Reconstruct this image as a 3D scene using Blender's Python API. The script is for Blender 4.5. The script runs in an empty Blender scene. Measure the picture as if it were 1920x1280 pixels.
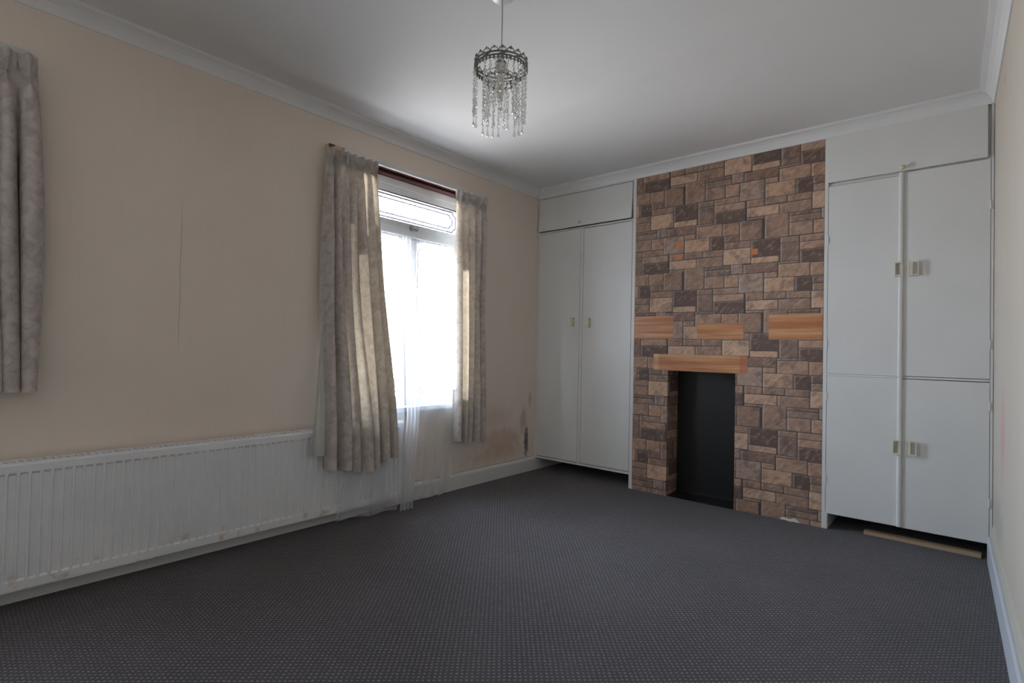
import bpy, bmesh, math, random
from mathutils import Vector, Matrix
C = bpy.context.scene.collection
PI = math.pi
R = random.Random(7)

# ------------------------------------------------------------------ materials
def lin(r, g, b):
    f = lambda c: (c/255/12.92) if c/255 <= .04045 else ((c/255+.055)/1.055)**2.4
    return (f(r), f(g), f(b), 1)

class NT:
    def __init__(s, name):
        s.m = bpy.data.materials.new(name); s.m.use_nodes = True
        s.t = s.m.node_tree; s.t.nodes.clear()
        s.out = s.t.nodes.new('ShaderNodeOutputMaterial')
    def n(s, typ, **kw):
        nd = s.t.nodes.new(typ)
        for k, v in kw.items(): setattr(nd, k, v)
        return nd
    def put(s, sock, v):
        if hasattr(v, 'is_output') or isinstance(v, bpy.types.NodeSocket): s.t.links.new(v, sock)
        elif v is not None: sock.default_value = v
    def pos(s): return s.n('ShaderNodeNewGeometry').outputs['Position']
    def math(s, op, a, b=0, c=None, clamp=False):
        nd = s.n('ShaderNodeMath', operation=op, use_clamp=clamp)
        s.put(nd.inputs[0], a); s.put(nd.inputs[1], b)
        if c is not None: s.put(nd.inputs[2], c)
        return nd.outputs[0]
    def sep(s, v):
        nd = s.n('ShaderNodeSeparateXYZ'); s.put(nd.inputs[0], v); return nd.outputs
    def map(s, v, loc=(0,0,0), rot=(0,0,0), sc=(1,1,1)):
        nd = s.n('ShaderNodeMapping'); s.put(nd.inputs[0], v)
        nd.inputs[1].default_value = loc; nd.inputs[2].default_value = rot; nd.inputs[3].default_value = sc
        return nd.outputs[0]
    def noise(s, v, scale, detail=3, rough=.5, dist=0):
        nd = s.n('ShaderNodeTexNoise'); s.put(nd.inputs['Vector'], v)
        nd.inputs['Scale'].default_value = scale; nd.inputs['Detail'].default_value = detail
        nd.inputs['Roughness'].default_value = rough; nd.inputs['Distortion'].default_value = dist
        return nd.outputs[0]
    def ramp(s, f, stops):
        nd = s.n('ShaderNodeValToRGB'); s.put(nd.inputs[0], f)
        e = nd.color_ramp.elements
        while len(e) > 1: e.remove(e[-1])
        e[0].position, e[0].color = stops[0][0], stops[0][1]
        for p, c in stops[1:]:
            x = e.new(p); x.color = c
        return nd.outputs[0]
    def mask(s, f, a, b):
        nd = s.n('ShaderNodeMapRange'); s.put(nd.inputs[0], f)
        nd.inputs[1].default_value = a; nd.inputs[2].default_value = b
        nd.interpolation_type = 'SMOOTHSTEP'
        return nd.outputs[0]
    def mix(s, f, a, b, mode='MIX'):
        nd = s.n('ShaderNodeMix', data_type='RGBA', blend_type=mode)
        s.put(nd.inputs[0], f); s.put(nd.inputs[6], a); s.put(nd.inputs[7], b)
        return nd.outputs[2]
    def bump(s, h, strength=.3, dist=.002):
        nd = s.n('ShaderNodeBump'); s.put(nd.inputs['Height'], h)
        nd.inputs['Strength'].default_value = strength; nd.inputs['Distance'].default_value = dist
        return nd.outputs[0]
    def pbr(s, col, rough=.6, metal=0, nrm=None, spec=.5, **kw):
        nd = s.n('ShaderNodeBsdfPrincipled')
        s.put(nd.inputs['Base Color'], col); s.put(nd.inputs['Roughness'], rough)
        s.put(nd.inputs['Metallic'], metal); s.put(nd.inputs['Specular IOR Level'], spec)
        if nrm is not None: s.put(nd.inputs['Normal'], nrm)
        for k, v in kw.items(): s.put(nd.inputs[k], v)
        return nd.outputs[0]
    def mixs(s, f, a, b):
        nd = s.n('ShaderNodeMixShader'); s.put(nd.inputs[0], f); s.put(nd.inputs[1], a); s.put(nd.inputs[2], b)
        return nd.outputs[0]
    def done(s, sh):
        s.t.links.new(sh, s.out.inputs[0]); return s.m

def blob(t, P, cx, cy, cz, rx, ry, rz, wob=.5, sc=14):
    """soft mask 1 inside an ellipsoid, edges broken up by noise"""
    v = t.map(P, (-cx/rx, -cy/ry, -cz/rz), (0,0,0), (1/rx, 1/ry, 1/rz))
    ln = t.n('ShaderNodeVectorMath', operation='LENGTH'); t.put(ln.inputs[0], v)
    d = t.math('ADD', ln.outputs['Value'], t.math('MULTIPLY', t.math('SUBTRACT', t.noise(P, sc, 4), .5), wob*2))
    return t.math('SUBTRACT', 1, t.mask(d, .35, 1.1))

def mat_plain(name, col, rough=.6, metal=0, spec=.5, var=.04, nsc=9, bump=0, bsc=60):
    t = NT(name); P = t.pos()
    n = t.noise(P, nsc, 4)
    c = t.mix(t.mask(n, .3, .7), tuple(x*(1-var) for x in col[:3])+(1,), tuple(min(1, x*(1+var)) for x in col[:3])+(1,))
    nr = t.bump(t.noise(P, bsc, 3), bump, .002) if bump else None
    return t.done(t.pbr(c, rough, metal, nr, spec))

def mat_wallpaper(side):
    t = NT('wallpaper_'+side); P = t.pos()
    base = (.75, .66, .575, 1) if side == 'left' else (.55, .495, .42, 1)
    n1 = t.noise(P, 1.3, 3); n2 = t.noise(t.map(P, sc=(60, 60, 2.2)), 1, 4)
    c = t.mix(t.mask(n1, .3, .7), base, (base[0]*.97, base[1]*.955, base[2]*.96, 1))
    c = t.mix(t.math('MULTIPLY', t.mask(n2, .45, .75), .1 if side == 'left' else .35), c, (base[0]*.8, base[1]*.76, base[2]*.7, 1))
    spk = t.mask(t.noise(P, 55, 2), .72, .78)
    c = t.mix(t.math('MULTIPLY', spk, .18), c, (.42, .33, .26, 1))
    if side == 'left':
        xyz = t.sep(P)
        # crack down the paper
        wy = t.math('ADD', -2.808, t.math('MULTIPLY', t.math('SUBTRACT', t.noise(P, 4, 4), .5), .05))
        d = t.math('ABSOLUTE', t.math('SUBTRACT', xyz[1], wy))
        ck = t.math('MULTIPLY', t.math('SUBTRACT', 1, t.mask(d, .0006, .0028)),
                    t.math('MULTIPLY', t.mask(xyz[2], .95, 1.15), t.math('SUBTRACT', 1, t.mask(xyz[2], 1.55, 1.78))))
        c = t.mix(t.math('MULTIPLY', ck, .5), c, (.25, .19, .16, 1))
        c = t.mix(t.math('MULTIPLY', blob(t, P, 0, -.44, .30, .3, .30, .13), .42), c, (.52, .26, .22, 1))
        c = t.mix(t.math('MULTIPLY', blob(t, P, 0, -.5, .50, .3, .22, .10), .22), c, (.55, .34, .26, 1))
        c = t.mix(t.math('MULTIPLY', blob(t, P, 0, -.50, .20, .3, .45, .09), .35), c, (.50, .36, .24, 1))
        c = t.mix(t.math('MULTIPLY', blob(t, P, 0, -.118, .26, .3, .035, .16, .6, 30), .9), c, (.13, .085, .095, 1))
        c = t.mix(t.math('MULTIPLY', blob(t, P, 0, -.16, .45, .3, .055, .14, .6, 22), .5), c, (.36, .24, .18, 1))
        c = t.mix(t.math('MULTIPLY', blob(t, P, 0, -.08, .62, .3, .022, .08, .6, 22), .5), c, (.34, .2, .16, 1))
        nr = t.bump(t.noise(P, 90, 3), .15, .002)
    else:
        c = t.mix(t.math('MULTIPLY', blob(t, P, 3.0, -.62, .72, .3, .13, .24, .3, 8), .6), c, (.62, .30, .30, 1))
        c = t.mix(t.math('MULTIPLY', blob(t, P, 3.0, -.62, 2.25, .3, .02, .03, .3, 8), .8), c, (.25, .23, .22, 1))
        c = t.mix(t.math('MULTIPLY', blob(t, P, 3.0, -.35, .30, .3, .4, .12, .4, 9), .5), c, (.36, .34, .33, 1))
        nr = t.bump(t.noise(t.map(P, sc=(60, 60, 4)), 1, 4), .5, .003)
    return t.done(t.pbr(c, .75, 0, nr, .3))

def mat_ceiling():
    t = NT('ceiling_paint'); P = t.pos(); xyz = t.sep(P)
    c = t.mix(t.mask(t.noise(P, 1.1, 3), .35, .7), (.735, .735, .735, 1), (.70, .70, .695, 1))
    # plaster seam that runs across the ceiling
    d = t.math('ABSOLUTE', t.math('ADD', t.math('ADD', xyz[1], 1.02), t.math('MULTIPLY', xyz[0], .14)))
    h = t.math('SUBTRACT', 1, t.mask(d, .01, .09))
    h = t.math('ADD', t.math('MULTIPLY', h, .6), t.math('MULTIPLY', t.noise(P, 30, 2), .06))
    return t.done(t.pbr(c, .7, 0, t.bump(h, .5, .01), .3))

def mat_carpet():
    t = NT('carpet'); P = t.pos()
    v = t.map(P, (0,0,0), (0, 0, math.radians(-42)), (1/.0168, 1/.0172, 1))
    wob = t.n('ShaderNodeVectorMath', operation='MULTIPLY_ADD')
    nz = t.n('ShaderNodeTexNoise'); t.put(nz.inputs['Vector'], P); nz.inputs['Scale'].default_value = 35
    t.put(wob.inputs[0], nz.outputs[1]); wob.inputs[1].default_value = (.55, .55, 0); t.put(wob.inputs[2], v)
    xy = t.sep(wob.outputs[0])
    fx = t.math('SUBTRACT', t.math('FRACT', xy[0]), .5); fy = t.math('SUBTRACT', t.math('FRACT', xy[1]), .5)
    fx = t.math('MULTIPLY', fx, .8)
    d = t.math('SQRT', t.math('ADD', t.math('MULTIPLY', fx, fx), t.math('MULTIPLY', fy, fy)))
    dot = t.math('SUBTRACT', 1, t.mask(d, .12, .27))
    n = t.noise(P, 2.2, 4); f = t.noise(P, 400, 2)
    base = t.mix(t.mask(n, .3, .7), (.049, .043, .047, 1), (.066, .058, .063, 1))
    base = t.mix(t.math('MULTIPLY', t.mask(f, .35, .7), .5), base, (.030, .027, .031, 1))
    dc = t.mix(t.mask(t.noise(P, 25, 3), .35, .65), (.13, .118, .126, 1), (.205, .188, .197, 1))
    c = t.mix(dot, base, dc)
    h = t.math('ADD', dot, t.math('MULTIPLY', f, .5))
    return t.done(t.pbr(c, .95, 0, t.bump(h, .5, .003), .1, **{'Sheen Weight': .15, 'Sheen Roughness': .5}))

def mat_stone():
    t = NT('stone_effect_wallpaper'); P = t.pos()
    a = t.n('ShaderNodeVertexColor', layer_name='tone').outputs[0]
    uv = t.n('ShaderNodeUVMap', uv_map='block').outputs[0]        # metres from the block's lower left edge
    uw = t.n('ShaderNodeUVMap', uv_map='far').outputs[0]          # metres from the block's upper right edge
    s1 = t.sep(uv); s2 = t.sep(uw)
    wob = t.math('MULTIPLY', t.math('SUBTRACT', t.noise(P, 55, 3), .5), .012)
    el = t.math('ADD', s1[0], wob); er = t.math('ADD', s2[0], wob)
    eb = t.math('ADD', s1[1], wob); et = t.math('ADD', s2[1], wob)
    vv = t.map(t.map(P, (0,0,0), (0, math.radians(42), 0)), sc=(1, 1, 2.1))
    n1 = t.noise(vv, 21, 5, .6, .3); n2 = t.noise(P, 11, 3, .5, .5); n3 = t.noise(P, 120, 3)
    c = t.mix(t.math('MULTIPLY', t.mask(n2, .50, .66), .75), a, t.mix(.68, a, (.10, .075, .07, 1)))
    c = t.mix(t.math('MULTIPLY', t.mask(n1, .50, .64), .5), c, t.mix(.65, a, (.12, .085, .08, 1)))
    c = t.mix(t.math('MULTIPLY', t.mask(n1, .50, .34), .45), c, t.mix(.35, a, (.80, .68, .56, 1)))
    c = t.mix(t.math('MULTIPLY', t.mask(n3, .45, .7), .18), c, (.14, .10, .095, 1))
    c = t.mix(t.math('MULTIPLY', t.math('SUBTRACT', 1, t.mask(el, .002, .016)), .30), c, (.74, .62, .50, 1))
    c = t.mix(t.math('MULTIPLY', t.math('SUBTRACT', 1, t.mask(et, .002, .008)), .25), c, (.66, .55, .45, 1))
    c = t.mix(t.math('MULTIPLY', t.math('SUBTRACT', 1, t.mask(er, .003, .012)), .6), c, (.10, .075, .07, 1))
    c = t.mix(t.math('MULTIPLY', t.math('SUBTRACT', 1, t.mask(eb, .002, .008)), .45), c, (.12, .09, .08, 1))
    jd = t.math('MINIMUM', t.math('MINIMUM', s1[0], s1[1]), t.math('MINIMUM', s2[0], s2[1]))
    c = t.mix(t.math('MULTIPLY', t.math('SUBTRACT', 1, t.mask(jd, .0008, .0024)), .8), c, (.075, .055, .052, 1))
    return t.done(t.pbr(c, .6, 0, None, .3))

def mat_wood(name, cols, stripe=34, rough=.35, axis='x', stops=None):
    t = NT(name); P = t.pos()
    sc = {'x': (1.2, 1, stripe), 'z': (stripe, 1, 1.2)}[axis]
    v = t.map(P, sc=sc)
    n = t.noise(v, 1, 3, .55); g = t.noise(t.map(P, sc=tuple(x*6 for x in sc)), 1, 4, .6)
    c = t.ramp(n, stops or [(.38, cols[0]), (.5, cols[1]), (.62, cols[2])])
    c = t.mix(t.math('MULTIPLY', t.mask(g, .45, .75), .25), c, tuple(x*.55 for x in cols[0][:3])+(1,))
    return t.done(t.pbr(c, rough, 0, None, .4))

def mat_fabric():
    t = NT('curtain_fabric'); P = t.pos()
    n = t.noise(P, 22, 5, .65, .8); w = t.noise(P, 260, 2)
    c = t.ramp(n, [(.34, (.45, .415, .395, 1)), (.5, (.61, .56, .54, 1)), (.62, (.70, .65, .62, 1))])
    c = t.mix(t.math('MULTIPLY', t.mask(w, .4, .7), .2), c, (.40, .35, .33, 1))
    d = t.n('ShaderNodeBsdfDiffuse'); t.put(d.inputs[0], c); t.put(d.inputs['Normal'], t.bump(n, .25, .003))
    tr = t.n('ShaderNodeBsdfTranslucent'); t.put(tr.inputs[0], t.mix(.65, c, (.87, .64, .36, 1)))
    return t.done(t.mixs(.23, d.outputs[0], tr.outputs[0]))

def mat_lining():
    t = NT('curtain_lining'); P = t.pos()
    c = t.mix(t.mask(t.noise(P, 12, 3), .3, .7), (.56, .56, .51, 1), (.62, .61, .56, 1))
    d = t.n('ShaderNodeBsdfDiffuse'); t.put(d.inputs[0], c)
    tr = t.n('ShaderNodeBsdfTranslucent'); t.put(tr.inputs[0], c)
    return t.done(t.mixs(.22, d.outputs[0], tr.outputs[0]))

def mat_net():
    t = NT('net_voile'); P = t.pos()
    w = t.noise(t.map(P, sc=(1, 1, .1)), 14, 2)
    d = t.n('ShaderNodeBsdfDiffuse'); d.inputs[0].default_value = (.86, .87, .90, 1)
    tr = t.n('ShaderNodeBsdfTranslucent'); tr.inputs[0].default_value = (.84, .86, .90, 1)
    cl = t.mixs(.5, d.outputs[0], tr.outputs[0])
    tp = t.n('ShaderNodeBsdfTransparent')
    lw = t.n('ShaderNodeLayerWeight'); lw.inputs[0].default_value = .35
    f = t.math('ADD', t.math('MULTIPLY', lw.outputs['Facing'], .38), t.math('ADD', .20, t.math('MULTIPLY', w, .06)), clamp=True)
    return t.done(t.mixs(f, tp.outputs[0], cl))

def mat_glass():
    t = NT('window_glass'); P = t.pos()
    tp = t.n('ShaderNodeBsdfTransparent'); tp.inputs[0].default_value = (.96, .97, .97, 1)
    gl = t.n('ShaderNodeBsdfGlossy'); gl.inputs['Roughness'].default_value = .02
    fr = t.n('ShaderNodeFresnel'); fr.inputs[0].default_value = 1.45
    return t.done(t.mixs(t.math('MULTIPLY', fr.outputs[0], .6), tp.outputs[0], gl.outputs[0]))

def mat_crystal():
    t = NT('clear_plastic_crystal')
    g = t.pbr((.98, .98, .97, 1), .03, 0, None, .5, **{'Transmission Weight': .93, 'IOR': 1.48})
    tp = t.n('ShaderNodeBsdfTransparent'); tp.inputs[0].default_value = (.97, .97, .96, 1)
    return t.done(t.mixs(.40, g, tp.outputs[0]))

def mat_radiator():
    t = NT('radiator_enamel'); P = t.pos(); xyz = t.sep(P)
    c = t.mix(t.mask(t.noise(P, 5, 3), .3, .7), (.70, .705, .72, 1), (.74, .745, .755, 1))
    low = t.math('SUBTRACT', 1, t.mask(xyz[2], .125, .17))
    rust = t.math('MULTIPLY', low, t.mask(t.noise(P, 17, 4), .56, .68))
    c = t.mix(t.math('MULTIPLY', rust, .5), c, (.50, .29, .16, 1))
    near = t.mask(xyz[1], -2.5, -1.9)
    sp = t.math('MULTIPLY', t.mask(t.noise(P, 60, 3), .66, .74), near)
    c = t.mix(t.math('MULTIPLY', sp, .6), c, (.45, .33, .24, 1))
    return t.done(t.pbr(c, .35, 0, None, .5))

def mat_painted(name, col, rough, chips=.0, zr=None):
    t = NT(name); P = t.pos(); xyz = t.sep(P)
    c = t.mix(t.mask(t.noise(P, 3, 4), .3, .7), col, tuple(x*.96 for x in col[:3])+(1,))
    c = t.mix(t.math('MULTIPLY', t.mask(t.noise(P, 28, 5), .66, .72), chips), c, (.42, .33, .25, 1))
    return t.done(t.pbr(c, rough, 0, t.bump(t.noise(P, 18, 3), .08, .004), .45))

M = dict(
    wl=mat_wallpaper('left'), wr=mat_wallpaper('right'), ceil=mat_ceiling(), carpet=mat_carpet(), stone=mat_stone(),
    door=mat_painted('cupboard_white_paint', (.70, .70, .685, 1), .38), trim=mat_painted('trim_white_paint', (.72, .72, .72, 1), .4, .15),
    base=mat_painted('baseboard_white_paint', (.66, .66, .64, 1), .45, .4), chip=mat_painted('bare_filler_and_flaked_paint', (.62, .58, .48, 1), .8, .9),
    cove=mat_painted('cove_white_paint', (.73, .73, .73, 1), .55), inner=mat_plain('void_shade_wall', (.10, .09, .085, 1), .9),  # inner: shade of the voids under the cupboards put into the wall colour
    grout=mat_plain('printed_joint', (.075, .055, .052, 1), .7), black=mat_plain('black_board', (.006, .006, .007, 1), .45, 0, .5, .2, 3),
    fab=mat_fabric(), lin=mat_lining(), net=mat_net(), glass=mat_glass(), crystal=mat_crystal(), rad=mat_radiator(),
    upvc=mat_plain('window_frame_white', (.74, .75, .77, 1), .35), mahog=mat_wood('mahogany_frame', [(.05, .017, .016, 1), (.075, .024, .022, 1), (.10, .034, .03, 1)], 20, .4),
    vinyl=mat_wood('wood_effect_vinyl', [(.42, .155, .065, 1), (.50, .22, .10, 1), (.60, .34, .17, 1)], 30, .35),
    vinyl2=mat_wood('pale_wood_effect_vinyl', [(.50, .25, .11, 1), (.58, .33, .16, 1), (.64, .42, .22, 1)], 30, .35),
    vinylr=mat_wood('reddish_wood_effect_vinyl', [(.40, .14, .065, 1), (.44, .165, .08, 1), (.48, .20, .10, 1)], 30, .35),
    orange=mat_plain('orange_vinyl', (.56, .20, .08, 1), .4), plank=mat_wood('raw_timber', [(.30, .20, .13, 1), (.38, .26, .17, 1), (.44, .31, .2, 1)], 60, .8),
    batten=mat_wood('pine_batten', [(.55, .38, .2, 1), (.62, .45, .26, 1), (.66, .5, .3, 1)], 40, .6),
    ivory=mat_plain('ivory_plastic', (.66, .62, .48, 1), .3), metal=mat_plain('tarnished_metal', (.20, .20, .18, 1), .35, .85),
    plastic=mat_plain('white_plastic', (.62, .62, .60, 1), .35), bulb=mat_plain('milky_bulb', (.80, .79, .72, 1), .25),
    cord=mat_plain('grey_cord', (.36, .35, .33, 1), .6), lead=mat_plain('window_lead', (.22, .20, .26, 1), .5, .3), dark=mat_plain('dark_seal_and_gap_shade', (.03, .03, .04, 1), .5),
    tape=mat_plain('heading_tape_cotton', (.5, .48, .44, 1), .9),
    base_r=mat_painted('scuffed_bluish_baseboard_paint', (.52, .54, .58, 1), .45, .5), chip_r=mat_painted('grimy_filler', (.50, .47, .39, 1), .8, .9),
    steel=mat_plain('grey_steel', (.42, .42, .44, 1), .35, .9),
)

# ------------------------------------------------------------------ mesh helpers
class B:
    def __init__(s): s.b = bmesh.new()
    def box(s, x0, x1, y0, y1, z0, z1):
        v = [s.b.verts.new(p) for p in [(x0,y0,z0),(x1,y0,z0),(x1,y1,z0),(x0,y1,z0),(x0,y0,z1),(x1,y0,z1),(x1,y1,z1),(x0,y1,z1)]]
        for f in [(0,3,2,1),(4,5,6,7),(0,1,5,4),(1,2,6,5),(2,3,7,6),(3,0,4,7)]: s.b.faces.new([v[i] for i in f])
        return s
    def prism(s, pts, a0, a1, axis):
        """polygon pts extruded along axis; pts in the two other axes in xyz order"""
        def P(p, a):
            return {'x': (a, p[0], p[1]), 'y': (p[0], a, p[1]), 'z': (p[0], p[1], a)}[axis]
        A = [s.b.verts.new(P(p, a0)) for p in pts]; D = [s.b.verts.new(P(p, a1)) for p in pts]
        n = len(pts)
        for i in range(n): s.b.faces.new([A[i], A[(i+1) % n], D[(i+1) % n], D[i]])
        s.b.faces.new(A); s.b.faces.new(D[::-1]); return s
    def tube(s, path, r, n=8):
        path = [Vector(p) for p in path]; rings = []
        for i, p in enumerate(path):
            d = (path[min(i+1, len(path)-1)] - path[max(i-1, 0)]).normalized()
            u = d.orthogonal().normalized(); w = d.cross(u)
            if rings:
                # keep frames aligned
                u = (pu - d*pu.dot(d)).normalized(); w = d.cross(u)
            pu = u
            rr = r[i] if isinstance(r, (list, tuple)) else r
            rings.append([s.b.verts.new(p + (u*math.cos(2*PI*k/n) + w*math.sin(2*PI*k/n))*rr) for k in range(n)])
        for a, c in zip(rings, rings[1:]):
            for k in range(n): s.b.faces.new([a[k], a[(k+1) % n], c[(k+1) % n], c[k]])
        s.b.faces.new(rings[0][::-1]); s.b.faces.new(rings[-1]); return s
    def lathe(s, prof, cx, cy, n=24):
        rings = [[s.b.verts.new((cx+r*math.cos(2*PI*k/n), cy+r*math.sin(2*PI*k/n), z)) for k in range(n)] for r, z in prof]
        for a, c in zip(rings, rings[1:]):
            for k in range(n): s.b.faces.new([a[k], a[(k+1) % n], c[(k+1) % n], c[k]])
        s.b.faces.new(rings[0][::-1]); s.b.faces.new(rings[-1]); return s
    def grid(s, nu, nv, f):
        V = [[s.b.verts.new(f(i/nu, j/nv)) for i in range(nu+1)] for j in range(nv+1)]
        for j in range(nv):
            for i in range(nu): s.b.faces.new([V[j][i], V[j][i+1], V[j+1][i+1], V[j+1][i]])
        return s
    def build(s, name, mat, parent=None, bevel=0, smooth=False, solid=0):
        bmesh.ops.recalc_face_normals(s.b, faces=s.b.faces)
        me = bpy.data.meshes.new(name); s.b.to_mesh(me); s.b.free()
        o = bpy.data.objects.new(name, me); C.objects.link(o)
        for m in (mat if isinstance(mat, list) else [mat]): me.materials.append(m)
        if smooth:
            for p in me.polygons: p.use_smooth = True
        if solid:
            md = o.modifiers.new('thick', 'SOLIDIFY'); md.thickness = solid; md.offset = 0
        if bevel:
            md = o.modifiers.new('bev', 'BEVEL'); md.width = bevel; md.segments = 2; md.limit_method = 'ANGLE'
        if parent is not None:
            o.parent = parent; o.matrix_parent_inverse = Matrix.Translation(-parent.location)
        return o

def tag(o, label, cat, group=None):
    o['label'] = label; o['category'] = cat
    if group: o['group'] = group
    return o
def thing(name, label, cat, loc, group=None):
    o = bpy.data.objects.new(name, None); C.objects.link(o); o.location = loc; o.empty_display_size = .05
    return tag(o, label, cat, group)
def struct(o, label=None):
    o['kind'] = 'structure'
    if label: o['label'] = label
    return o
def box(*a): return B().box(*a)

# ------------------------------------------------------------------ room shell
W0, WS = 2.993, -.0168
def WX(y): return W0 + WS*y
H = 2.452; ZC = 2.38; YR = -5.2; YB = .45; TH = .28
struct(box(-TH, 3.4, YR-.1, YB+.1, -.1, 0).build('floor', M['carpet']), 'charcoal carpet with a grid of small pale dots')
struct(box(-TH, 3.4, YR-.1, YB+.1, H, H+.1).build('ceiling', M['ceil']), 'plain white painted ceiling')
# left wall with two window openings
WIN = [(-1.90, -.84), (-4.78, -3.72)]; ZS, ZT = .63, 2.235
w = B()
ys = [YR-.1, WIN[1][0], WIN[1][1], WIN[0][0], WIN[0][1], YB+.1]
w.box(-TH, 0, ys[0], ys[1], 0, H).box(-TH, 0, ys[2], ys[3], 0, H).box(-TH, 0, ys[4], ys[5], 0, H)
for a, c in WIN: w.box(-TH, 0, a, c, 0, ZS); w.box(-TH, 0, a, c, ZT, H)
struct(w.build('wall_left', M['wl']), 'peach papered wall with two windows')
struct(B().prism([(WX(.5), .5), (WX(YR), YR-.1), (WX(YR)+.12, YR-.1), (WX(.5)+.12, .5)], 0, H, 'z').build('wall_right', M['wr']), 'grubby cream papered wall at the right edge')
struct(box(0, 3.2, YR-.1, YR, 0, H).build('wall_rear', M['wr']))
struct(box(0, 3.1, YB, YB+.1, 0, H).build('wall_back', M['inner']))

# chimney breast with printed stone paper
BX0, BX1, OX0, OX1, OZ, FY = .947, 2.217, 1.222, 1.702, .915, .18
blocks = [
 (0,0,.176,-.112,'d'),(.003,-.116,.172,-.155,'l'),(.180,-.002,.289,-.037,'m'),(.180,-.041,.290,-.158,'k'),(.168,-.161,.291,-.170,'s'),
 (.294,-.001,.462,-.040,'t'),(.294,-.044,.500,-.090,'t'),(.294,-.094,.500,-.173,'d'),(.170,-.175,.350,-.258,'l'),(.354,-.178,.463,-.260,'t'),
 (.467,-.176,.609,-.306,'m'),(.268,-.264,.362,-.350,'d'),(.363,-.264,.463,-.306,'k'),(.366,-.311,.538,-.353,'t'),(.085,-.259,.264,-.350,'l'),
 (.085,-.222,.163,-.255,'t'),(-.047,-.160,.165,-.218,'k'),(-.077,-.222,.080,-.346,'g'),(.085,-.354,.216,-.394,'t'),(.220,-.354,.357,-.396,'t'),
 (-.030,-.350,.080,-.397,'t'),(-.029,-.401,.171,-.463,'l'),(.175,-.401,.357,-.466,'t'),(.361,-.357,.538,-.462,'l'),(.232,-.470,.408,-.488,'k'),
 (.232,-.492,.408,-.530,'m'),(.412,-.466,.489,-.528,'g'),(.232,-.534,.366,-.615,'t'),(.370,-.534,.463,-.615,'t'),(.085,-.467,.228,-.617,'m'),
 (-.028,-.468,.081,-.484,'s')]
tones = {'l': (.72,.585,.49), 't': (.65,.52,.44), 'm': (.60,.485,.415), 'k': (.51,.41,.36), 'd': (.42,.34,.305), 's': (.64,.53,.47), 'g': (.62,.53,.48)}
b = B()
b.box(BX0, OX0, 0, YB, 0, H).box(OX1, BX1, 0, YB, 0, H).box(OX0, OX1, 0, YB, OZ, H)
for f in b.b.faces: f.material_index = 0
uvA = b.b.loops.layers.uv.new('block'); uvB = b.b.loops.layers.uv.new('far'); vc = b.b.loops.layers.color.new('tone')
def clip_rects(r, zones):
    out = []
    for (zx0, zx1, zz0, zz1) in zones:
        x0, x1, z0, z1 = max(r[0], zx0), min(r[2], zx1), max(r[3], zz0), min(r[1], zz1)
        if x1-x0 > .002 and z1-z0 > .002: out.append((x0, x1, z0, z1))
    return out
def stones(zones, to3d, shift=0):
    g = .0016
    for i in range(-6, 7):
        for j in range(-12, 12):
            ox = 1.251 + .540*i + shift; oz = 2.114 - .312*i - .620*j
            if oz < -.3 or oz > 3.2: continue
            for k, (a, t1, c, t2, tn) in enumerate(blocks):
                r = (ox+a-g+.0, oz+t1+g, ox+c+g, oz+t2-g)
                rr = random.Random(k*17+3)
                q = rr.uniform(.93, 1.08); h = rr.uniform(-.012, .012)
                col = tuple(x*q+h*w_ for x, w_ in zip(tones[tn], (1, 0, -.6)))
                for (x0, x1, z0, z1) in clip_rects(r, zones):
                    vs = [b.b.verts.new(to3d(x, z)) for x, z in ((x0,z0),(x1,z0),(x1,z1),(x0,z1))]
                    f = b.b.faces.new(vs); f.material_index = 1
                    for lp, (x, z) in zip(f.loops, ((x0,z0),(x1,z0),(x1,z1),(x0,z1))):
                        lp[uvA].uv = (x-r[0], z-r[3]); lp[uvB].uv = (r[2]-x, r[1]-z); lp[vc] = (*col, 1)
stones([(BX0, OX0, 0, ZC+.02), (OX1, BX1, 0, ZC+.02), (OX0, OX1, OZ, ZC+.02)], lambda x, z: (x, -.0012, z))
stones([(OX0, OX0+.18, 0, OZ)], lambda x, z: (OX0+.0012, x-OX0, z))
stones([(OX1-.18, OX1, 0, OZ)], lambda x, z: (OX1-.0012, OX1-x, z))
me = bpy.data.meshes.new('wall_fireplace'); b.b.to_mesh(me); b.b.free()
o = bpy.data.objects.new('wall_fireplace', me); C.objects.link(o); me.materials.append(M['grout']); me.materials.append(M['stone'])
struct(o, 'chimney breast covered in brown stone-effect wallpaper')

fb = thing('fireplace_board', 'black board closing off the empty fireplace opening in the stone-papered wall', 'fireplace', ((OX0+OX1)/2, FY, 0))
box(OX0, OX1, FY, FY+.02, 0, OZ).build('board', M['black'], fb)
box(OX0+.002, OX1-.002, FY-.012, FY, .0, .022).build('bottom_strip', M['black'], fb, .002)
tag(B().prism([(OX0+.002, .005), (OX0+.03, -.004), (OX1-.03, -.006), (OX1-.002, .006), (OX1-.002, FY-.014), (OX0+.002, FY-.014)], .0005, .004, 'z').build('hearth_liner', M['black']),
    'thin dark hearth sheet on the floor of the fireplace opening', 'hearth')
# flaked plaster lump at the foot of the paper
lump = B(); rr = random.Random(4)
lump.grid(14, 3, lambda u, v: (1.985+u*.13, -.001-(.012+.006*math.sin(u*17))*math.sin(PI*u)*(1-v*.9), .002+v*(.022+.012*math.sin(u*9+1))*math.sin(PI*min(1, u*1.1+.02))))
tag(lump.build('torn_plaster', M['chip'], smooth=True), 'pale torn bit of plaster at the foot of the stone-effect wallpaper', 'plaster')

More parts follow.
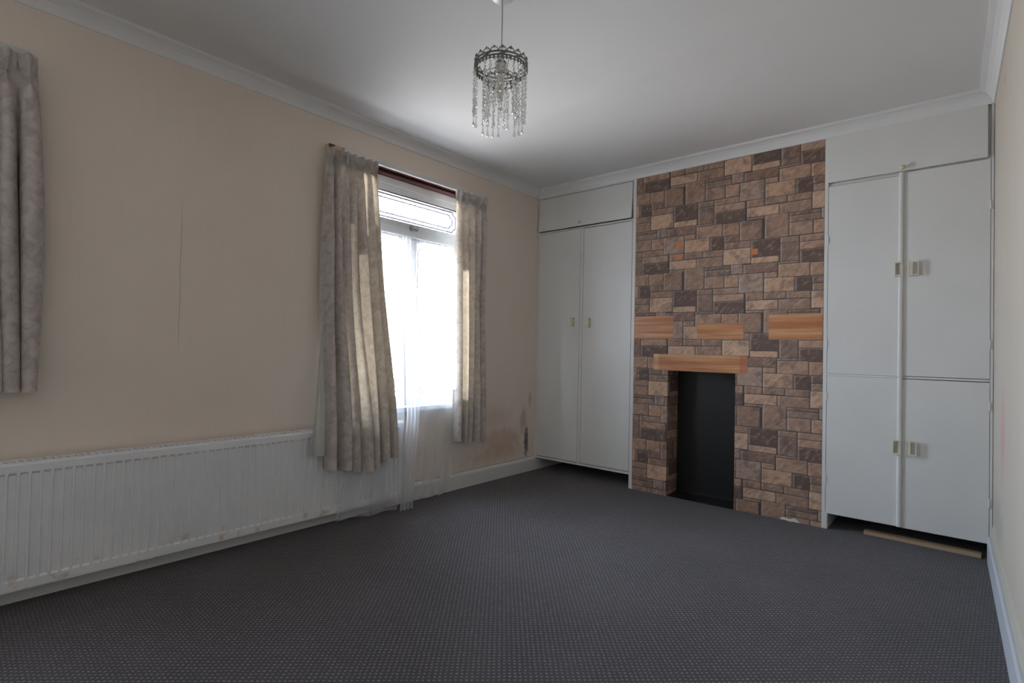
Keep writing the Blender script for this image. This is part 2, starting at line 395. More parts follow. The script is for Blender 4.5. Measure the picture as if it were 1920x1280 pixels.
# vinyl patches
def sheet(name, x0, x1, z0, z1, mat, label=None, group=None, parent=None, y=-.0013, jag=0, seed=1):
    r = random.Random(seed); top = []; bot = []; n = 14
    for i in range(n+1):
        x = x0+(x1-x0)*i/n
        top.append((x, z1+r.uniform(-jag, jag))); bot.append((x, z0+r.uniform(-jag, jag)*.3))
    o = B().prism(top+bot[::-1], y, y-.0012, 'y').build(name, mat, parent)
    if label: tag(o, label, 'sticker', group)
    return o
sheet('wood_effect_patch', .949, 1.257, 1.148, 1.316, M['vinyl'], 'wood-effect vinyl patch beside the left cupboard', 'wood-effect patches across the chimney breast', seed=1, jag=.001)
sheet('wood_effect_patch', 1.438, 1.749, 1.144, 1.255, M['vinyl'], 'smallest wood-effect vinyl patch, in the middle above the lintel strip', 'wood-effect patches across the chimney breast', seed=2, jag=.001)
sheet('wood_effect_patch', 1.907, 2.214, 1.143, 1.304, M['vinyl'], 'tallest wood-effect vinyl patch, touching the right cupboard', 'wood-effect patches across the chimney breast', seed=3, jag=.001)
lt = thing('lintel_strip', 'long wood-effect vinyl strip stuck over the top of the fireplace opening', 'sticker', (1.44, 0, .916))
sheet('end_panel', 1.110, 1.150, .918, 1.035, M['vinyl2'], parent=lt)['label'] = 'pale end panel'
sheet('panel', 1.151, 1.417, .916, 1.034, M['vinyl'], parent=lt)
sheet('panel', 1.418, 1.731, .914, 1.033, M['vinyl'], parent=lt)
sheet('end_panel', 1.732, 1.777, .917, 1.033, M['vinylr'], parent=lt)['label'] = 'reddish end panel'
for k, (x0, x1, z0, z1, lb) in enumerate([(1.266, 1.315, 1.812, 1.857, 'upper of the two small orange squares near the left cupboard'),
                            (1.265, 1.312, 1.722, 1.758, 'lower of the two small orange squares near the left cupboard'),
                            (1.793, 1.834, 1.706, 1.746, 'lone small orange square on the right part of the stone-effect wallpaper')]):
    sheet('orange_patch', x0, x1, z0, z1, M['orange'], lb, 'small orange squares', jag=.0004, seed=k)

# coving (mitred)
prof = [(0, ZC), (.006, ZC), (.008, ZC+.006), (.014, ZC+.022), (.026, ZC+.038), (.042, ZC+.050), (.056, ZC+.0545), (.058, ZC+.0555), (.063, ZC+.0565), (.063, H)]
def cove(f0, f1, name):
    b = B(); A = [b.b.verts.new(f0(d, z)) for d, z in prof]; D = [b.b.verts.new(f1(d, z)) for d, z in prof]
    for i in range(len(prof)-1): b.b.faces.new([A[i], A[i+1], D[i+1], D[i]])
    return struct(b.build(name, M['cove']))
cove(lambda d, z: (d, -d, z), lambda d, z: (d, YR+d, z), 'trim_1')
cove(lambda d, z: (d, -d, z), lambda d, z: (WX(0)-d, -d, z), 'trim_2')
cove(lambda d, z: (WX(-d)-d, -d, z), lambda d, z: (WX(YR)-d, YR+d, z), 'trim_3')
# cupboard head backing behind the back cove
struct(box(0, BX0-.001, .0, YB, ZC-.006, H).build('wall_header_left', M['trim']))
struct(box(BX1+.001, WX(0)-.001, .0, YB, ZC+.006, H).build('wall_header_right', M['trim']))

# baseboards
struct(B().prism([(0, 0), (.02, 0), (.02, .095), (.014, .108), (.008, .116), (0, .116)], YR, .42, 'y').build('baseboard_left', M['base']))
bb = B()
P0, P1 = -.002, YR
def bbp(y0, y1, pts, name, mat):
    b = B(); A = [b.b.verts.new((WX(y0)-d, y0, z)) for d, z in pts]; D = [b.b.verts.new((WX(y1)-d, y1, z)) for d, z in pts]; n = len(pts)
    for i in range(n): b.b.faces.new([A[i], A[(i+1) % n], D[(i+1) % n], D[i]])
    b.b.faces.new(A); b.b.faces.new(D[::-1]); return struct(b.build(name, mat))
bbp(-.002, YR, [(0, 0), (.022, 0), (.022, .118), (.016, .128), (0, .13)], 'baseboard_right', M['base_r'])
bbp(-.002, YR, [(0, .131), (.010, .131), (.006, .165), (0, .185)], 'trim_4', M['chip_r'])

struct(box(0, .0012, YR, -.002, .1162, .1182).build('baseboard_gap_shade', M['dark']))  # shaded gap above the left baseboard, drawn as a dark strip

# ------------------------------------------------------------------ windows
GX = -.09
def make_window(nm, y0, y1, detail=True):
    root = bpy.data.objects.new(nm, None); C.objects.link(root); root.location = (GX, (y0+y1)/2, ZS); struct(root, 'white framed window with leaded panes' if y0 > -3 else None)
    ym = (y0+y1)/2 + .022
    f = B(); x0, x1 = -.15, -.075
    f.box(x0, x1, y0, y0+.05, ZS, 2.185).box(x0, x1, y1-.05, y1, ZS, 2.185)
    f.box(x0, x1, y0+.05, y1-.05, 2.135, 2.185)
    f.box(x0, x1, y0+.05, y1-.05, ZS, .668)
    f.box(x0, x1+.006, y0+.05, y1-.05, 1.812, 1.872)
    f.box(x0, x1, ym-.022, ym+.022, .668, 1.812)
    f.build('frame', M['upvc'], root, .004)
    s = B()      # sashes
    s.box(x0+.01, x1-.012, y0+.05, y1-.05, 2.093, 2.135).box(x0+.01, x1-.004, y0+.05, y1-.05, 1.872, 1.908)
    s.build('top_sash', M['upvc'], root, .003)
    box(x0+.02, x1-.014, y0+.052, y1-.052, 2.086, 2.0935).build('seal', M['dark'], root)
    for a, c in ((y0+.05, ym-.022), (ym+.022, y1-.05)):
        s = B(); e = .03
        s.box(x0+.01, x1-.01, a, a+e, .668, 1.812).box(x0+.01, x1-.01, c-e, c, .668, 1.812)
        s.box(x0+.01, x1-.01, a+e, c-e, .668, .70).box(x0+.01, x1-.01, a+e, c-e, 1.782, 1.812)
        sa = s.build('casement', M['upvc'], root, .003)
        pane(a+e, c-e, .70, 1.782, root, sa, .022, .052)
        h = B(); yy = a+e/2 if a > y0+.1 else c-e/2
        h.box(x1-.010, x1+.004, yy-.010, yy+.010, 1.19, 1.25).box(x1+.004, x1+.014, yy-.006, yy+.006, 1.11, 1.22)
        h.build('window_handle', M['upvc'], root, .003)
    pane(y0+.055, y1-.055, 1.908, 2.09, root, None, .022, .058)
    st = B(); st.box(x1+.004, x1+.02, ym-.03, ym+.035, 1.862, 1.874).box(x1, x1+.018, ym-.03, ym-.008, 1.856, 1.89)
    st.build('casement_stay', M['steel'], root, .002)
    box(x1-.01, x1+.004, ym+.05, ym+.10, 1.872, 1.905).build('latch_block', M['upvc'], root, .002)
    # old timber head over the white frame
    hd = B(); hd.box(-.16, -.060, y0, y1, 2.185, ZT).box(-.060, -.0005, y0, y1, 2.213, ZT).prism([(-.060, 2.186), (-.045, 2.189), (-.040, 2.198), (-.045, 2.207), (-.060, 2.210)], y0, y1, 'y')
    hd.build('timber_head', M['mahog'], root)
    sl = B(); sl.box(-.075, .0, y0, y1, ZS-.001, ZS+.012); sl.box(.0, .03, y0-.02, y1+.02, ZS-.022, ZS+.012)
    sl.build('window_sill', M['upvc'], root, .004)
    return root
def pane(y0, y1, z0, z1, root, par, m1, m2):
    g = box(-.106, -.102, y0, y1, z0, z1).build('pane', M['glass'], root)
    l = B()
    for m, w, nn in ((m1, .0060, .035), (m2, .0052, .03)):
        a, c, d, e = y0+m, y1-m, z0+m*.7, z1-m*.7; k = nn
        k = min(k, (e-d)*.3)
        pts = [(a+k, d), (c-k, d), (c-k*.75, d+k*.55), (c-.2*k, d+k*.8), (c, d+k), (c, e-k), (c-.2*k, e-k*.8), (c-k*.75, e-k*.55), (c-k, e), (a+k, e), (a+k*.75, e-k*.55), (a+.2*k, e-k*.8), (a, e-k), (a, d+k), (a+.2*k, d+k*.8), (a+k*.75, d+k*.55)]
        for p, q in zip(pts, pts[1:]+pts[:1]):
            l.tube([(-.101, p[0], p[1]), (-.101, q[0], q[1])], w, 5)
    l.build('leading', M['lead'], root)
make_window('window_1', *WIN[0]); make_window('window_2', *WIN[1])

# ------------------------------------------------------------------ curtain rails
def rail(y0, y1, z, label, batten=True):
    t = thing('curtain_rail', label, 'curtain rail', (0, (y0+y1)/2, z), 'curtain rails')
    if batten: box(.0, .034, y0, y1, z+.004, z+.024).build('timber_batten', M['batten'], t, .001)
    bx = .0345 if batten else .0005; r = B(); r.prism([(bx, z-.008), (bx+.010, z-.008), (bx+.014, z-.004), (bx+.016, z+.012), (bx+.013, z+.024), (bx, z+.024)], y0+(.095 if batten else 0), y1-(.05 if batten else 0), 'y')
    r.build('rail_track', M['plastic'], t)
    if batten:
        box(.0345, .044, y0, y0+.038, z-.004, z+.022).build('end_bracket', M['mahog'], t, .002)
    return t
rail(-2.070, -.705, 2.205, 'white curtain rail on a pine batten above the middle window')
rail(-5.05, -3.362, 2.172, 'white curtain rail at the upper left edge of the photo', False)

# ------------------------------------------------------------------ curtains
def sm(a, b, x):
    t = max(0, min(1, (x-a)/(b-a))); return t*t*(3-2*t)
def curtain(label, ytop, ybot, ztop, zbot, xc, folds, amp, seed, group, gaps=(), edge=None, matt=None):
    rr = random.Random(seed)
    root = thing('curtain', label, 'curtain', (xc(1), (ytop[0]+ytop[1])/2, ztop), group)
    wts = [rr.uniform(.75, 1.25) for _ in range(folds)]; s = sum(wts); cum = [0]
    for w_ in wts: cum.append(cum[-1]+w_/s)
    wb = [rr.uniform(.6, 1.4) for _ in range(folds)]; s = sum(wb); cb = [0]
    for w_ in wb: cb.append(cb[-1]+w_/s)
    am = [rr.uniform(.6, 1.2) for _ in range(folds)]
    ph = [rr.uniform(0, 6.28) for _ in range(8)]
    def fn(dx=0.0, shrink=0.0):
        def f(u, v):
            # u across, v from top 0 to bottom 1
            i = min(folds-1, int(u*folds)); fr = u*folds-i
            uu = (cum[i]+(cum[i+1]-cum[i])*fr)*(1-sm(.1, .9, v))+(cb[i]+(cb[i+1]-cb[i])*fr)*sm(.1, .9, v)
            L = ztop-zbot(u); z = ztop-v*L; d = ztop-z
            pinch = math.exp(-((d-.085)/.04)**2); head = 1-sm(.04, .08, d)
            c = .5+.5*math.cos(2*PI*(fr-.5)); cb_ = (max(0, c-.10)/.90)**.62     # 1 on the ridge, 0 in the valley
            c0 = c; c = cb_*(1-head)+c*head
            a = amp*(.45+.55*sm(.0, .35, v))*(am[i]*(1-.0)+.25*math.sin(2.2*v+ph[i % 8])*sm(.1, .6, v))
            x = xc(z)+a*((c*(1-pinch)+c0**2*pinch)-.5)+head*.016*math.cos(6*PI*(fr-.5))*c+dx
            fw_ = (ytop[1]-ytop[0])*(1-v)/folds+(ybot[1]-ybot[0])*v/folds
            kk = (-.15-.05*math.sin(1.7*v+ph[(i+3) % 8]))*(1-pinch)*(1-head)*(.5+.5*sm(.08, .5, d))+.22*pinch*(1-head)-.20*head
            y = ytop[0]*(1-v)+ybot[0]*v + (ytop[1]-ytop[0])*(1-v)*uu+(ybot[1]-ybot[0])*v*uu
            y += kk*fw_*math.sin(2*PI*fr)
            y += .010*math.sin(4*v+ph[i % 8])*sm(.1, .4, v)*math.sin(PI*fr)
            if edge: y += edge(u, v)
            y += shrink*(.5-u)
            return (x, y, z)
        return f
    B().grid(folds*14, 46, fn()).build('drape', matt or M['fab'], root, smooth=True)
    lf = fn(-.010, 0); lb = B(); NU, NV = folds*14, 30
    lb.grid(NU, NV, lambda u, v: (lambda p: (p[0], p[1], p[2]+.012*v))(lf(u, .03+v*.965)))
    lb.b.faces.ensure_lookup_table(); dead = []        # strips of lining cut away so bright streaks of window light show
    for idx, fc in enumerate(lb.b.faces):
        u, v = (idx % NU+.5)/NU, (idx//NU+.5)/NV
        if any(g[0] < u < g[1] and g[2] < v < g[3] for g in gaps): dead.append(fc)
    bmesh.ops.delete(lb.b, geom=dead, context='FACES')
    lb.build('lining', M['lin'], root, smooth=True)
    hb = B(); hb.grid(folds*14, 3, lambda u, v: lf(u, .004+v*.042)); hb.build('heading_tape', M['tape'], root, smooth=True)
    f = fn()
    for i in range(folds):
        p = f((i+.5)/folds, .02); B().tube([(p[0]-.006, p[1], p[2]-.01), (p[0]-.010, p[1], p[2]+.02), (p[0]-.016, p[1], p[2]+.026)], .0012, 6).build('curtain_hook', M['plastic'], root)
    return root
G = 'patterned beige curtains'
xL = lambda z: .083 + .115*(1-sm(.35, 1.6, z))
zbL = lambda u: .355-.035*math.sin(PI*min(1, u*1.15))+.012*math.sin(9*u)
cl = curtain('beige patterned curtain at the left of the middle window, hanging over the radiator', (-2.10, -1.765), (-2.115, -1.655), 2.188, zbL, xL, 7, .088, 5, G, gaps=[(.29,.345,.0,.88), (.46,.50,.2,.86), (.60,.65,.3,.9), (.70,.76,0,.24), (.82,.92,0,.2), (.86,.89,.2,.8)])
# lining that has swung out past the curtain's left edge
def ling(u, v):
    z = 1.25-v*.82
    w_ = .005+.10*v
    y = -2.095-.02*v-w_*u*.9
    x = .10+.055*sm(.2, .9, v)+.016*math.sin(u*2.2*PI+.6)*v
    return (x, y, z)
B().grid(16, 30, ling).build('lining_edge', M['lin'], cl, smooth=True)
xR = lambda z: .075 + .035*(1-sm(.35, 1.6, z))
curtain('beige patterned curtain at the right of the middle window, clear of the radiator', (-1.065, -.745), (-1.06, -.76), 2.195, lambda u: .375-.03*u+.006*math.sin(20*u), xR, 5, .070, 11, G, gaps=[(.0,.04,0,.8), (.22,.32,.3,.85), (.40,.43,.35,.8), (.62,.65,.1,.5)])
xF = lambda z: .08
def fe(u, v):
    return .05*math.sin(PI*min(1, v*1.0))*max(0, u-.86)/.14*.6
curtain('grey patterned curtain cut off by the left edge of the photo', (-3.90, -3.358), (-3.86, -3.325), 2.150, lambda u: .845-.012*u, xF, 9, .080, 21, G, edge=fe)

# ------------------------------------------------------------------ net curtains
def net(label, ytop, ybot, ztop, zb, xprof, folds, amp, seed):
    rr = random.Random(seed); ph = [rr.uniform(0, 6.28) for _ in range(6)]
    root = thing('net_curtain', label, 'net curtain', (xprof(ztop), (ytop[0]+ytop[1])/2, ztop), 'white net curtains')
    def f(u, v):
        z = ztop-(ztop-zb(u))*v
        k = u*folds*2*PI
        a = amp*(.25+.75*sm(0, .4, v))
        x = xprof(z)+a*math.sin(k+ph[0]+.6*math.sin(2*v+ph[1]))
        if v < .06: x += .004*math.sin(u*folds*26)
        y = ytop[0]*(1-v)+ybot[0]*v+u*((ytop[1]-ytop[0])*(1-v)+(ybot[1]-ybot[0])*v)+.006*math.sin(k+ph[3])*v
        return (x, y, z)
    B().grid(folds*22, 60, f).build('voile', M['net'], root, smooth=True)
    g = lambda u, v: (lambda p: (p[0]+.001, p[1], p[2]))(f(u, .988+v*.012))
    B().grid(folds*22, 1, g).build('hem', M['net'], root, smooth=True)
    w_ = B(); w_.tube([(xprof(ztop), ytop[0]-.03, ztop-.012), (xprof(ztop), ytop[1]+.03, ztop-.012)], .002, 6); w_.build('stretch_wire', M['plastic'], root)
    return root
lerp = lambda z, a, zb_, b_: a+(b_-a)*max(0, min(1, (1.8-z)/(1.8-zb_)))
xn = lambda z: lerp(z, -.05, .60, .145)
net('white net curtain over the left half of the window, in front of the radiator', (-1.83, -1.465), (-2.03, -1.60), 1.805, lambda u: .04-.025*u+.004*math.sin(u*9), xn, 2, .010, 3)
xn1 = lambda z: lerp(z, -.035, .60, .165)
net('bunched fold of white net curtain hanging beside the window mullion', (-1.47, -1.38), (-1.585, -1.495), 1.80, lambda u: .008, xn1, 3, .021, 8)
xn2 = lambda z: lerp(z, -.05, .64, .06)
net('white net curtain over the right half of the window, falling beside the radiator end', (-1.37, -.90), (-1.375, -1.065), 1.805, lambda u: .012+.006*math.sin(u*7+1), xn2, 2, .007, 6)

# ------------------------------------------------------------------ radiator
RY0, RY1, RZ0, RZ1, RXF = -4.40, -1.535, .083, .562, .118
rad = thing('radiator', 'long white panel radiator with vertical ribs and rust specks under the windows', 'radiator', (.06, (RY0+RY1)/2, 0))
pitch = .0335; nr = int((RY1-RY0-.05)/pitch); zs = [(RZ0, 0), (RZ0+.030, 0), (RZ0+.038, 1), (RZ1-.044, 1), (RZ1-.034, 0), (RZ1-.006, 0), (RZ1, -.5)]
pb = B(); cols = [(RY0, 0)]; y = RY0+.02
for k in range(nr):
    cols += [(y, 0), (y+.004, 0), (y+.0065, 1), (y+.0275, 1), (y+.030, 0)]; y += pitch
cols += [(RY1-.006, 0), (RY1, -.5)]
V = [[pb.b.verts.new((RXF-(.0075*a*c if a > 0 and c > 0 else (.006 if (a < 0 or c < 0) else 0)), yy, z)) for yy, a in cols] for z, c in zs]
for j in range(len(zs)-1):
    for i in range(len(cols)-1): pb.b.faces.new([V[j][i], V[j][i+1], V[j+1][i+1], V[j+1][i]])
pb.build('front_panel', M['rad'], rad)
box(.035, .049, RY0, RY1, RZ0, RZ1-.004).build('rear_panel', M['rad'], rad, .003)
tg = B(); y = RY0+.01
tg.box(.100, .1125, RY0, RY1, RZ1-.004, RZ1+.004).box(.032, .044, RY0, RY1, RZ1-.004, RZ1+.004)
while y < RY1-.02:
    tg.box(.044, .100, y, y+.010, RZ1-.003, RZ1+.002); y += .0235
tg.build('top_grille', M['rad'], rad)
for a_, c_ in ((RY1, RY1+.004), (RY0-.004, RY0)): box(.034, .1175, a_, c_, RZ0+.03, RZ1+.004).build('side_panel', M['rad'], rad, .001)
box(.104, RXF-.002, RY0+.01, RY1-.01, RZ0-.008, RZ0).build('bottom_seam', M['rad'], rad, .002)
for yy in (-4.1, -3.0, -1.8): box(.0005, .036, yy, yy+.03, .14, .52).build('wall_bracket', M['rad'], rad)

# ------------------------------------------------------------------ cupboards
def handle(x, z, parent, yf, w_=.026, h=.075, d=.026):
    b = B(); b.box(x-w_/2, x+w_/2, yf-.005, yf, z-h/2, z+h/2)
    b.box(x-w_/2, x+w_/2, yf-d, yf-.005, z+h/2-.007, z+h/2).box(x-w_/2, x+w_/2, yf-d, yf-.005, z-h/2, z-h/2+.007)
    b.box(x-w_/2, x+w_/2, yf-d, yf-d+.005, z-h/2+.007, z+h/2-.007)
    o = b.build('handle', M['ivory'], parent, .0015); o['label'] = 'ivory plastic pull handle'; return o
def open_handle(x, z, parent, yf, bar=.006):
    b = B(); b.box(x-.016, x-.016+bar, yf-.026, yf, z-.040, z+.040)
    b.box(x-.016+bar, x+.022, yf-.026, yf-.018, z+.033, z+.040).box(x-.016+bar, x+.022, yf-.026, yf-.018, z-.040, z-.033).box(x+.017, x+.022, yf-.026, yf-.018, z-.033, z+.033)
    o = b.build('handle', M['ivory'], parent, .001); o['label'] = 'ivory plastic pull handle'; return o
def knob(x, z, parent, yf):
    b = B(); prof_ = [(.006, 0), (.006, .012), (.012, .016), (.0135, .022), (.011, .028), (.004, .030)]
    n = 20; rings = [[b.b.verts.new((x+r*math.cos(2*PI*k/n), yf-d, z+r*math.sin(2*PI*k/n))) for k in range(n)] for r, d in prof_]
    for a, c in zip(rings, rings[1:]):
        for k in range(n): b.b.faces.new([a[k], a[(k+1) % n], c[(k+1) % n], c[k]])
    b.b.faces.new(rings[0]); b.b.faces.new(rings[-1])
    o = b.build('knob', M['ivory'], parent, smooth=True); o['label'] = 'ivory plastic knob'; return o
def hinges(x, zs_, parent, yf):
    for z in zs_: B().tube([(x, yf-.002, z-.022), (x, yf-.002, z+.022)], .0035, 8).build('hinge', M['door'], parent)
def door(name, x0, x1, z0, z1, parent, y=-.004, t=.018):
    return box(x0, x1, y, y+t, z0, z1).build(name, M['door'], parent, .0015)
def flap(x0, x1, z0, z1, parent, out, dl=0, hinge='top'):
    """lift-up flap, hanging slightly open: the bottom stands out from the frame"""
    b = B(); yt = -.004; yb = -.004-out
    b.prism([(yt, z1), (yt+.018, z1), (yb+.018, z0), (yb, z0)], x0, x1, 'x')
    return b.build('flap_door', M['door'], parent, .0015)

cu = thing('built_in_cupboard', 'narrow white built-in cupboard with two tall doors, left of the stone chimney breast', 'cupboard', (.47, .2, 0), 'built-in cupboards beside the chimney breast')
c = B()
c.box(.919, .946, -.002, .42, .0, ZC-.001)                         # right stile runs to the floor
c.box(.0005, .018, -.002, .05, .11, ZC-.006)
c.box(.018, .919, -.002, .03, 2.064, 2.078)
c.box(.4475, .4745, -.0035, .03, .12, 2.064)
c.box(.018, .919, -.002, .03, .105, .122)
c.box(.0005, .919, .03, .42, .105, .122).box(.0005, .919, .03, .42, 2.064, 2.078)
c.build('carcass', M['door'], cu, .001)
d1 = door('door', .020, .4452, .127, 2.061, cu); handle(.384, 1.283, d1, -.004)
d2 = door('door', .4770, .9165, .128, 2.059, cu); handle(.541, 1.277, d2, -.004)
hinges(.0185, (.45, 1.15, 1.8), cu, -.004); hinges(.9185, (.45, 1.15, 1.8), cu, -.004)
f1 = flap(.012, .914, 2.083, 2.368, cu, .022); knob(.455, 2.108, f1, -.024)

cr = thing('built_in_cupboard', 'wide white built-in cupboard with four doors in two tiers, at the right-hand wall', 'cupboard', (2.6, .2, 0), 'built-in cupboards beside the chimney breast')
c = B(); XE = 2.989
c.box(2.2185, 2.238, -.002, .42, .10, ZC+.004)
c.box(2.979, 2.991, -.002, .05, .10, 2.10).box(2.979, 2.991, .004, .05, 2.10, 2.384).box(2.238, 2.979, .018, .03, 2.10, 2.384)
c.box(2.238, XE, .012, .03, 2.083, 2.100)
c.box(2.238, 2.979, -.002, .03, .926, .937)
c.box(2.238, 2.979, .016, .03, .094, .105)
c.box(2.238, 2.979, .03, .42, .094, .108).box(2.238, 2.979, .03, .42, 2.083, 2.100)
c.build('carcass', M['door'], cr, .001)
bl = B(); bl.box(2.219, 2.252, -.010, .42, 0, .099); bl.build('foot_block', M['base'], cr, .004)
ms = B()
for z0, z1 in ((.094, .929), (.934, 2.094)): ms.prism([(2.588, -.004), (2.588, -.010), (2.593, -.016), (2.600, -.018), (2.607, -.016), (2.612, -.010), (2.612, -.004)], z0, z1, 'z')
ms.build('cover_moulding', M['door'], cr)
for (x0, x1, z0, z1, hx, hz) in ((2.2405, 2.588, .938, 2.078, 2.585, 1.543), (2.612, 2.978, .940, 2.092, 2.657, 1.541), (2.2405, 2.588, .093, .925, 2.583, .540), (2.612, 2.978, .090, .922, 2.654, .542)):
    dd = door('door', x0, x1, z0, z1, cr); open_handle(hx+.003, hz, dd, -.004, .012 if hx > 2.6 else .006)
hinges(2.2395, (.3, .8, 1.12, 1.75), cr, -.004); hinges(2.9785, (.3, .8, 1.12, 1.85), cr, -.004)
f2 = flap(2.236, 2.966, 2.101, 2.381, cr, .012); knob(2.606, 2.116, f2, -.014)

tag(B().prism([(2.430, .040), (2.950, .024), (2.952, .075), (2.432, .095)], 0, .022, 'z').build('timber_batten', M['plank'], None, .002), 'raw timber strip lying on the carpet under the right-hand cupboard', 'timber')

# ------------------------------------------------------------------ pendant light
PX, PY = 1.458, -2.153
pl = thing('pendant_light', 'beaded crystal pendant light with a scalloped metal crown hanging from the ceiling', 'lamp', (PX, PY, H))
B().lathe([(.045, H), (.045, H-.004), (.038, H-.009), (.010, H-.011)], PX, PY, 28).build('ceiling_rose', M['plastic'], pl, smooth=True)
B().tube([(PX, PY, H-.010), (PX+.002, PY, 2.36), (PX+.001, PY, 2.214)], .0022, 8).build('cord', M['cord'], pl)
B().lathe([(.006, 2.236), (.014, 2.226), (.016, 2.208), (.018, 2.206), (.021, 2.200), (.021, 2.172), (.018, 2.168), (.018, 2.160)], PX, PY, 24).build('lamp_holder', M['plastic'], pl, smooth=True)
B().lathe([(.0215, 2.203), (.023, 2.200), (.023, 2.197), (.0215, 2.196)], PX, PY, 24).build('holder_ring', M['metal'], pl)
bu = B(); bu.lathe([(.013, 2.160), (.013, 2.148), (.016, 2.144), (.016, 2.118), (.012, 2.112)], PX, PY, 20)
for k in range(3):
    a = k*2*PI/3; bx, by = PX+.008*math.cos(a), PY+.008*math.sin(a)
    bu.tube([(bx, by, 2.114), (bx, by, 2.066), (bx*.6+PX*.4, by*.6+PY*.4, 2.058)], .0068, 10)
bu.build('bulb', M['bulb'], pl, smooth=True)
RR = .104; ZB = 2.168
cw = B()
def ringtube(r, z, t_, n=72, seg=6):
    pts = [(PX+r*math.cos(2*PI*k/n), PY+r*math.sin(2*PI*k/n), z) for k in range(n+1)]
    cw.tube(pts, t_, seg)
ringtube(RR, ZB+.011, .0032); ringtube(RR, ZB+.024, .0038); ringtube(RR, ZB, .0018)
NA = 20
for k in range(NA):
    a0 = 2*PI*k/NA; da = 2*PI/NA
    pts = []
    for q in range(9):
        t_ = q/8; a = a0+da*t_; pts.append((PX+RR*math.cos(a), PY+RR*math.sin(a), ZB+.024+.019*math.sin(PI*t_)**.55))
    cw.tube(pts, .0021, 5)
    a = a0+da/2; cxx, cyy = PX+RR*math.cos(a), PY+RR*math.sin(a)
    cw.tube([(cxx, cyy, ZB+.038), (cxx, cyy, ZB+.049)], [.0055, .0010], 6)
    for q in (0, .5):
        a = a0+da*q; cxx, cyy = PX+RR*math.cos(a), PY+RR*math.sin(a)
        cw.tube([(cxx, cyy, ZB+.013), (cxx, cyy, ZB-.001), (cxx, cyy, ZB-.008)], [.0045, .0040, .0010], 6)
    if k % 2: cw.tube([(PX+RR*math.cos(a0), PY+RR*math.sin(a0), ZB+.012), (PX+RR*math.cos(a0+da), PY+RR*math.sin(a0+da), ZB+.024)], .004, 5)
cw.build('crown', M['metal'], pl)
for k in range(3):
    a = math.radians(200+k*120); B().tube([(PX+.022*math.cos(a), PY+.022*math.sin(a), 2.186), (PX+RR*math.cos(a), PY+RR*math.sin(a), ZB+.012)], .0016, 6).build('spider_arm', M['metal'], pl)
for k in range(4):
    a = math.radians(60+k*90); B().tube([(PX+RR*math.cos(a), PY+RR*math.sin(a), ZB+.01), (PX+.066*math.cos(a), PY+.066*math.sin(a), 2.128)], .0012, 6).build('stay_wire', M['metal'], pl)
cw = B(); ringtube(.066, 2.128, .0022, 48)
for k in range(16):
    a = 2*PI*k/16; cw.tube([(PX+.066*math.cos(a), PY+.066*math.sin(a), 2.136), (PX+.066*math.cos(a), PY+.066*math.sin(a), 2.118)], [.004, .002], 6)
cw.build('inner_ring', M['metal'], pl)
# bead strands: one mesh of each length, copied
def strand_mesh(nb, step, rad_):
    b = bmesh.new()
    for i in range(nb):
        mm = Matrix.Translation((0, 0, -step*(i+.5))) @ Matrix.Rotation(i*1.3, 4, 'Z') @ Matrix.Diagonal((1, .62, 1.05, 1))
        bmesh.ops.create_icosphere(b, subdivisions=1, radius=rad_, matrix=mm)
        r_ = bmesh.ops.create_cone(b, cap_ends=True, segments=5, radius1=.0008, radius2=.0008, depth=step*.6, matrix=Matrix.Translation((0, 0, -step*(i+1))))
    me_ = bpy.data.meshes.new('bead_strand'); b.to_mesh(me_); b.free(); me_.materials.append(M['crystal']); return me_
def drop_mesh():
    b = B(); b.lathe([(.0008, 0), (.0022, -.003), (.0028, -.012), (.0036, -.022), (.0058, -.030), (.0050, -.034), (.001, -.037)], 0, 0, 8)
    me_ = bpy.data.meshes.new('crystal_drop'); b.b.to_mesh(me_); b.b.free(); me_.materials.append(M['crystal']); return me_
dm = drop_mesh(); cache = {}
def strand(a, r, z, nb, step, rad_, drop):
    if nb not in cache: cache[nb] = strand_mesh(nb, step, rad_)
    o = bpy.data.objects.new('bead_strand', cache[nb]); C.objects.link(o); o.parent = pl; o.matrix_parent_inverse = Matrix.Translation(-pl.location)
    o.location = (PX+r*math.cos(a), PY+r*math.sin(a), z); o.rotation_euler = (0, 0, a)
    if drop:
        d = bpy.data.objects.new('crystal_drop', dm); C.objects.link(d); d.parent = o; d.location = (0, 0, -nb*step-.002)
rq = random.Random(12)
for k in range(28):
    if k in (2, 3, 8, 14, 19, 20, 25): continue
    a = 2*PI*(k+.5)/28
    strand(a, RR+.001, ZB-.004, rq.choice([11, 12, 12, 12]), .0155, .0076, rq.random() < .72)
for k in range(14):
    strand(2*PI*k/14, .066, 2.120, rq.choice([7, 7, 8]), .0155, .0076, rq.random() < .8)

for o in pl.children:
    if not o.name.startswith(('ceiling_rose', 'cord')): o.location.z -= .016

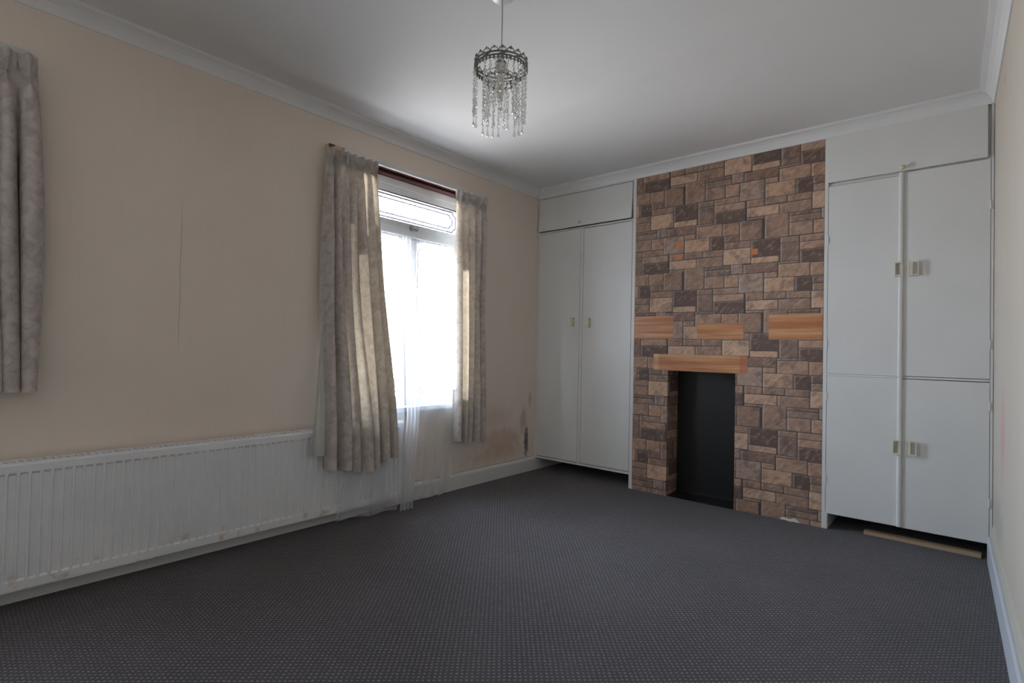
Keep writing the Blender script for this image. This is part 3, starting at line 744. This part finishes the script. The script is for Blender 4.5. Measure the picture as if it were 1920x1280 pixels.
# ------------------------------------------------------------------ light: daylight through the windows
wd = bpy.data.worlds.new('daylight'); bpy.context.scene.world = wd; wd.use_nodes = True
nt = wd.node_tree; nt.nodes.clear()
ow = nt.nodes.new('ShaderNodeOutputWorld'); bg = nt.nodes.new('ShaderNodeBackground'); nt.links.new(bg.outputs[0], ow.inputs[0])
tc = nt.nodes.new('ShaderNodeTexCoord'); sx = nt.nodes.new('ShaderNodeSeparateXYZ'); nt.links.new(tc.outputs['Generated'], sx.inputs[0])
cr_ = nt.nodes.new('ShaderNodeValToRGB'); mr = nt.nodes.new('ShaderNodeMapRange'); nt.links.new(sx.outputs[2], mr.inputs[0])
mr.inputs[1].default_value = -1; mr.inputs[2].default_value = 1; nt.links.new(mr.outputs[0], cr_.inputs[0])
e = cr_.color_ramp.elements; e[0].position = .3; e[0].color = (.53, .51, .50, 1); e[1].position = .62; e[1].color = (.70, .83, 1.0, 1)
x = e.new(.5); x.color = (.80, .86, .96, 1)
nt.links.new(cr_.outputs[0], bg.inputs[0]); bg.inputs[1].default_value = 41
for a, c_ in WIN:
    l = bpy.data.lights.new('window_portal', 'AREA'); l.shape = 'RECTANGLE'; l.size = ZT-ZS; l.size_y = c_-a; l.cycles.is_portal = True
    o = bpy.data.objects.new('window_portal', l); C.objects.link(o); o.location = (-.2, (a+c_)/2, (ZT+ZS)/2)
    o.rotation_euler = (0, -PI/2, 0)

# ------------------------------------------------------------------ camera
cam = bpy.data.cameras.new('camera'); co = bpy.data.objects.new('camera', cam); C.objects.link(co)
cam.sensor_width = 36; cam.lens = 996.14/1920*36; cam.clip_start = .02
yaw, pit, rol = -.7049, .0171, .0212
fw = Vector((math.sin(yaw)*math.cos(pit), math.cos(yaw)*math.cos(pit), math.sin(pit)))
r0 = Vector((math.cos(yaw), -math.sin(yaw), 0)); u0 = r0.cross(fw)
r1 = math.cos(rol)*r0+math.sin(rol)*u0; u1 = -math.sin(rol)*r0+math.cos(rol)*u0
mw = Matrix((r1, u1, -fw)).transposed().to_4x4(); mw.translation = Vector((2.8745, -3.7139, 1.0363))
co.matrix_world = mw
sc = bpy.context.scene; sc.camera = co
sc.view_settings.view_transform = 'Standard'; sc.view_settings.look = 'None'; sc.view_settings.exposure = 0; sc.view_settings.gamma = 1
sc.cycles.use_denoising = True
sc.cycles.max_bounces = 14; sc.cycles.diffuse_bounces = 8; sc.cycles.transparent_max_bounces = 16; sc.cycles.sample_clamp_indirect = 6
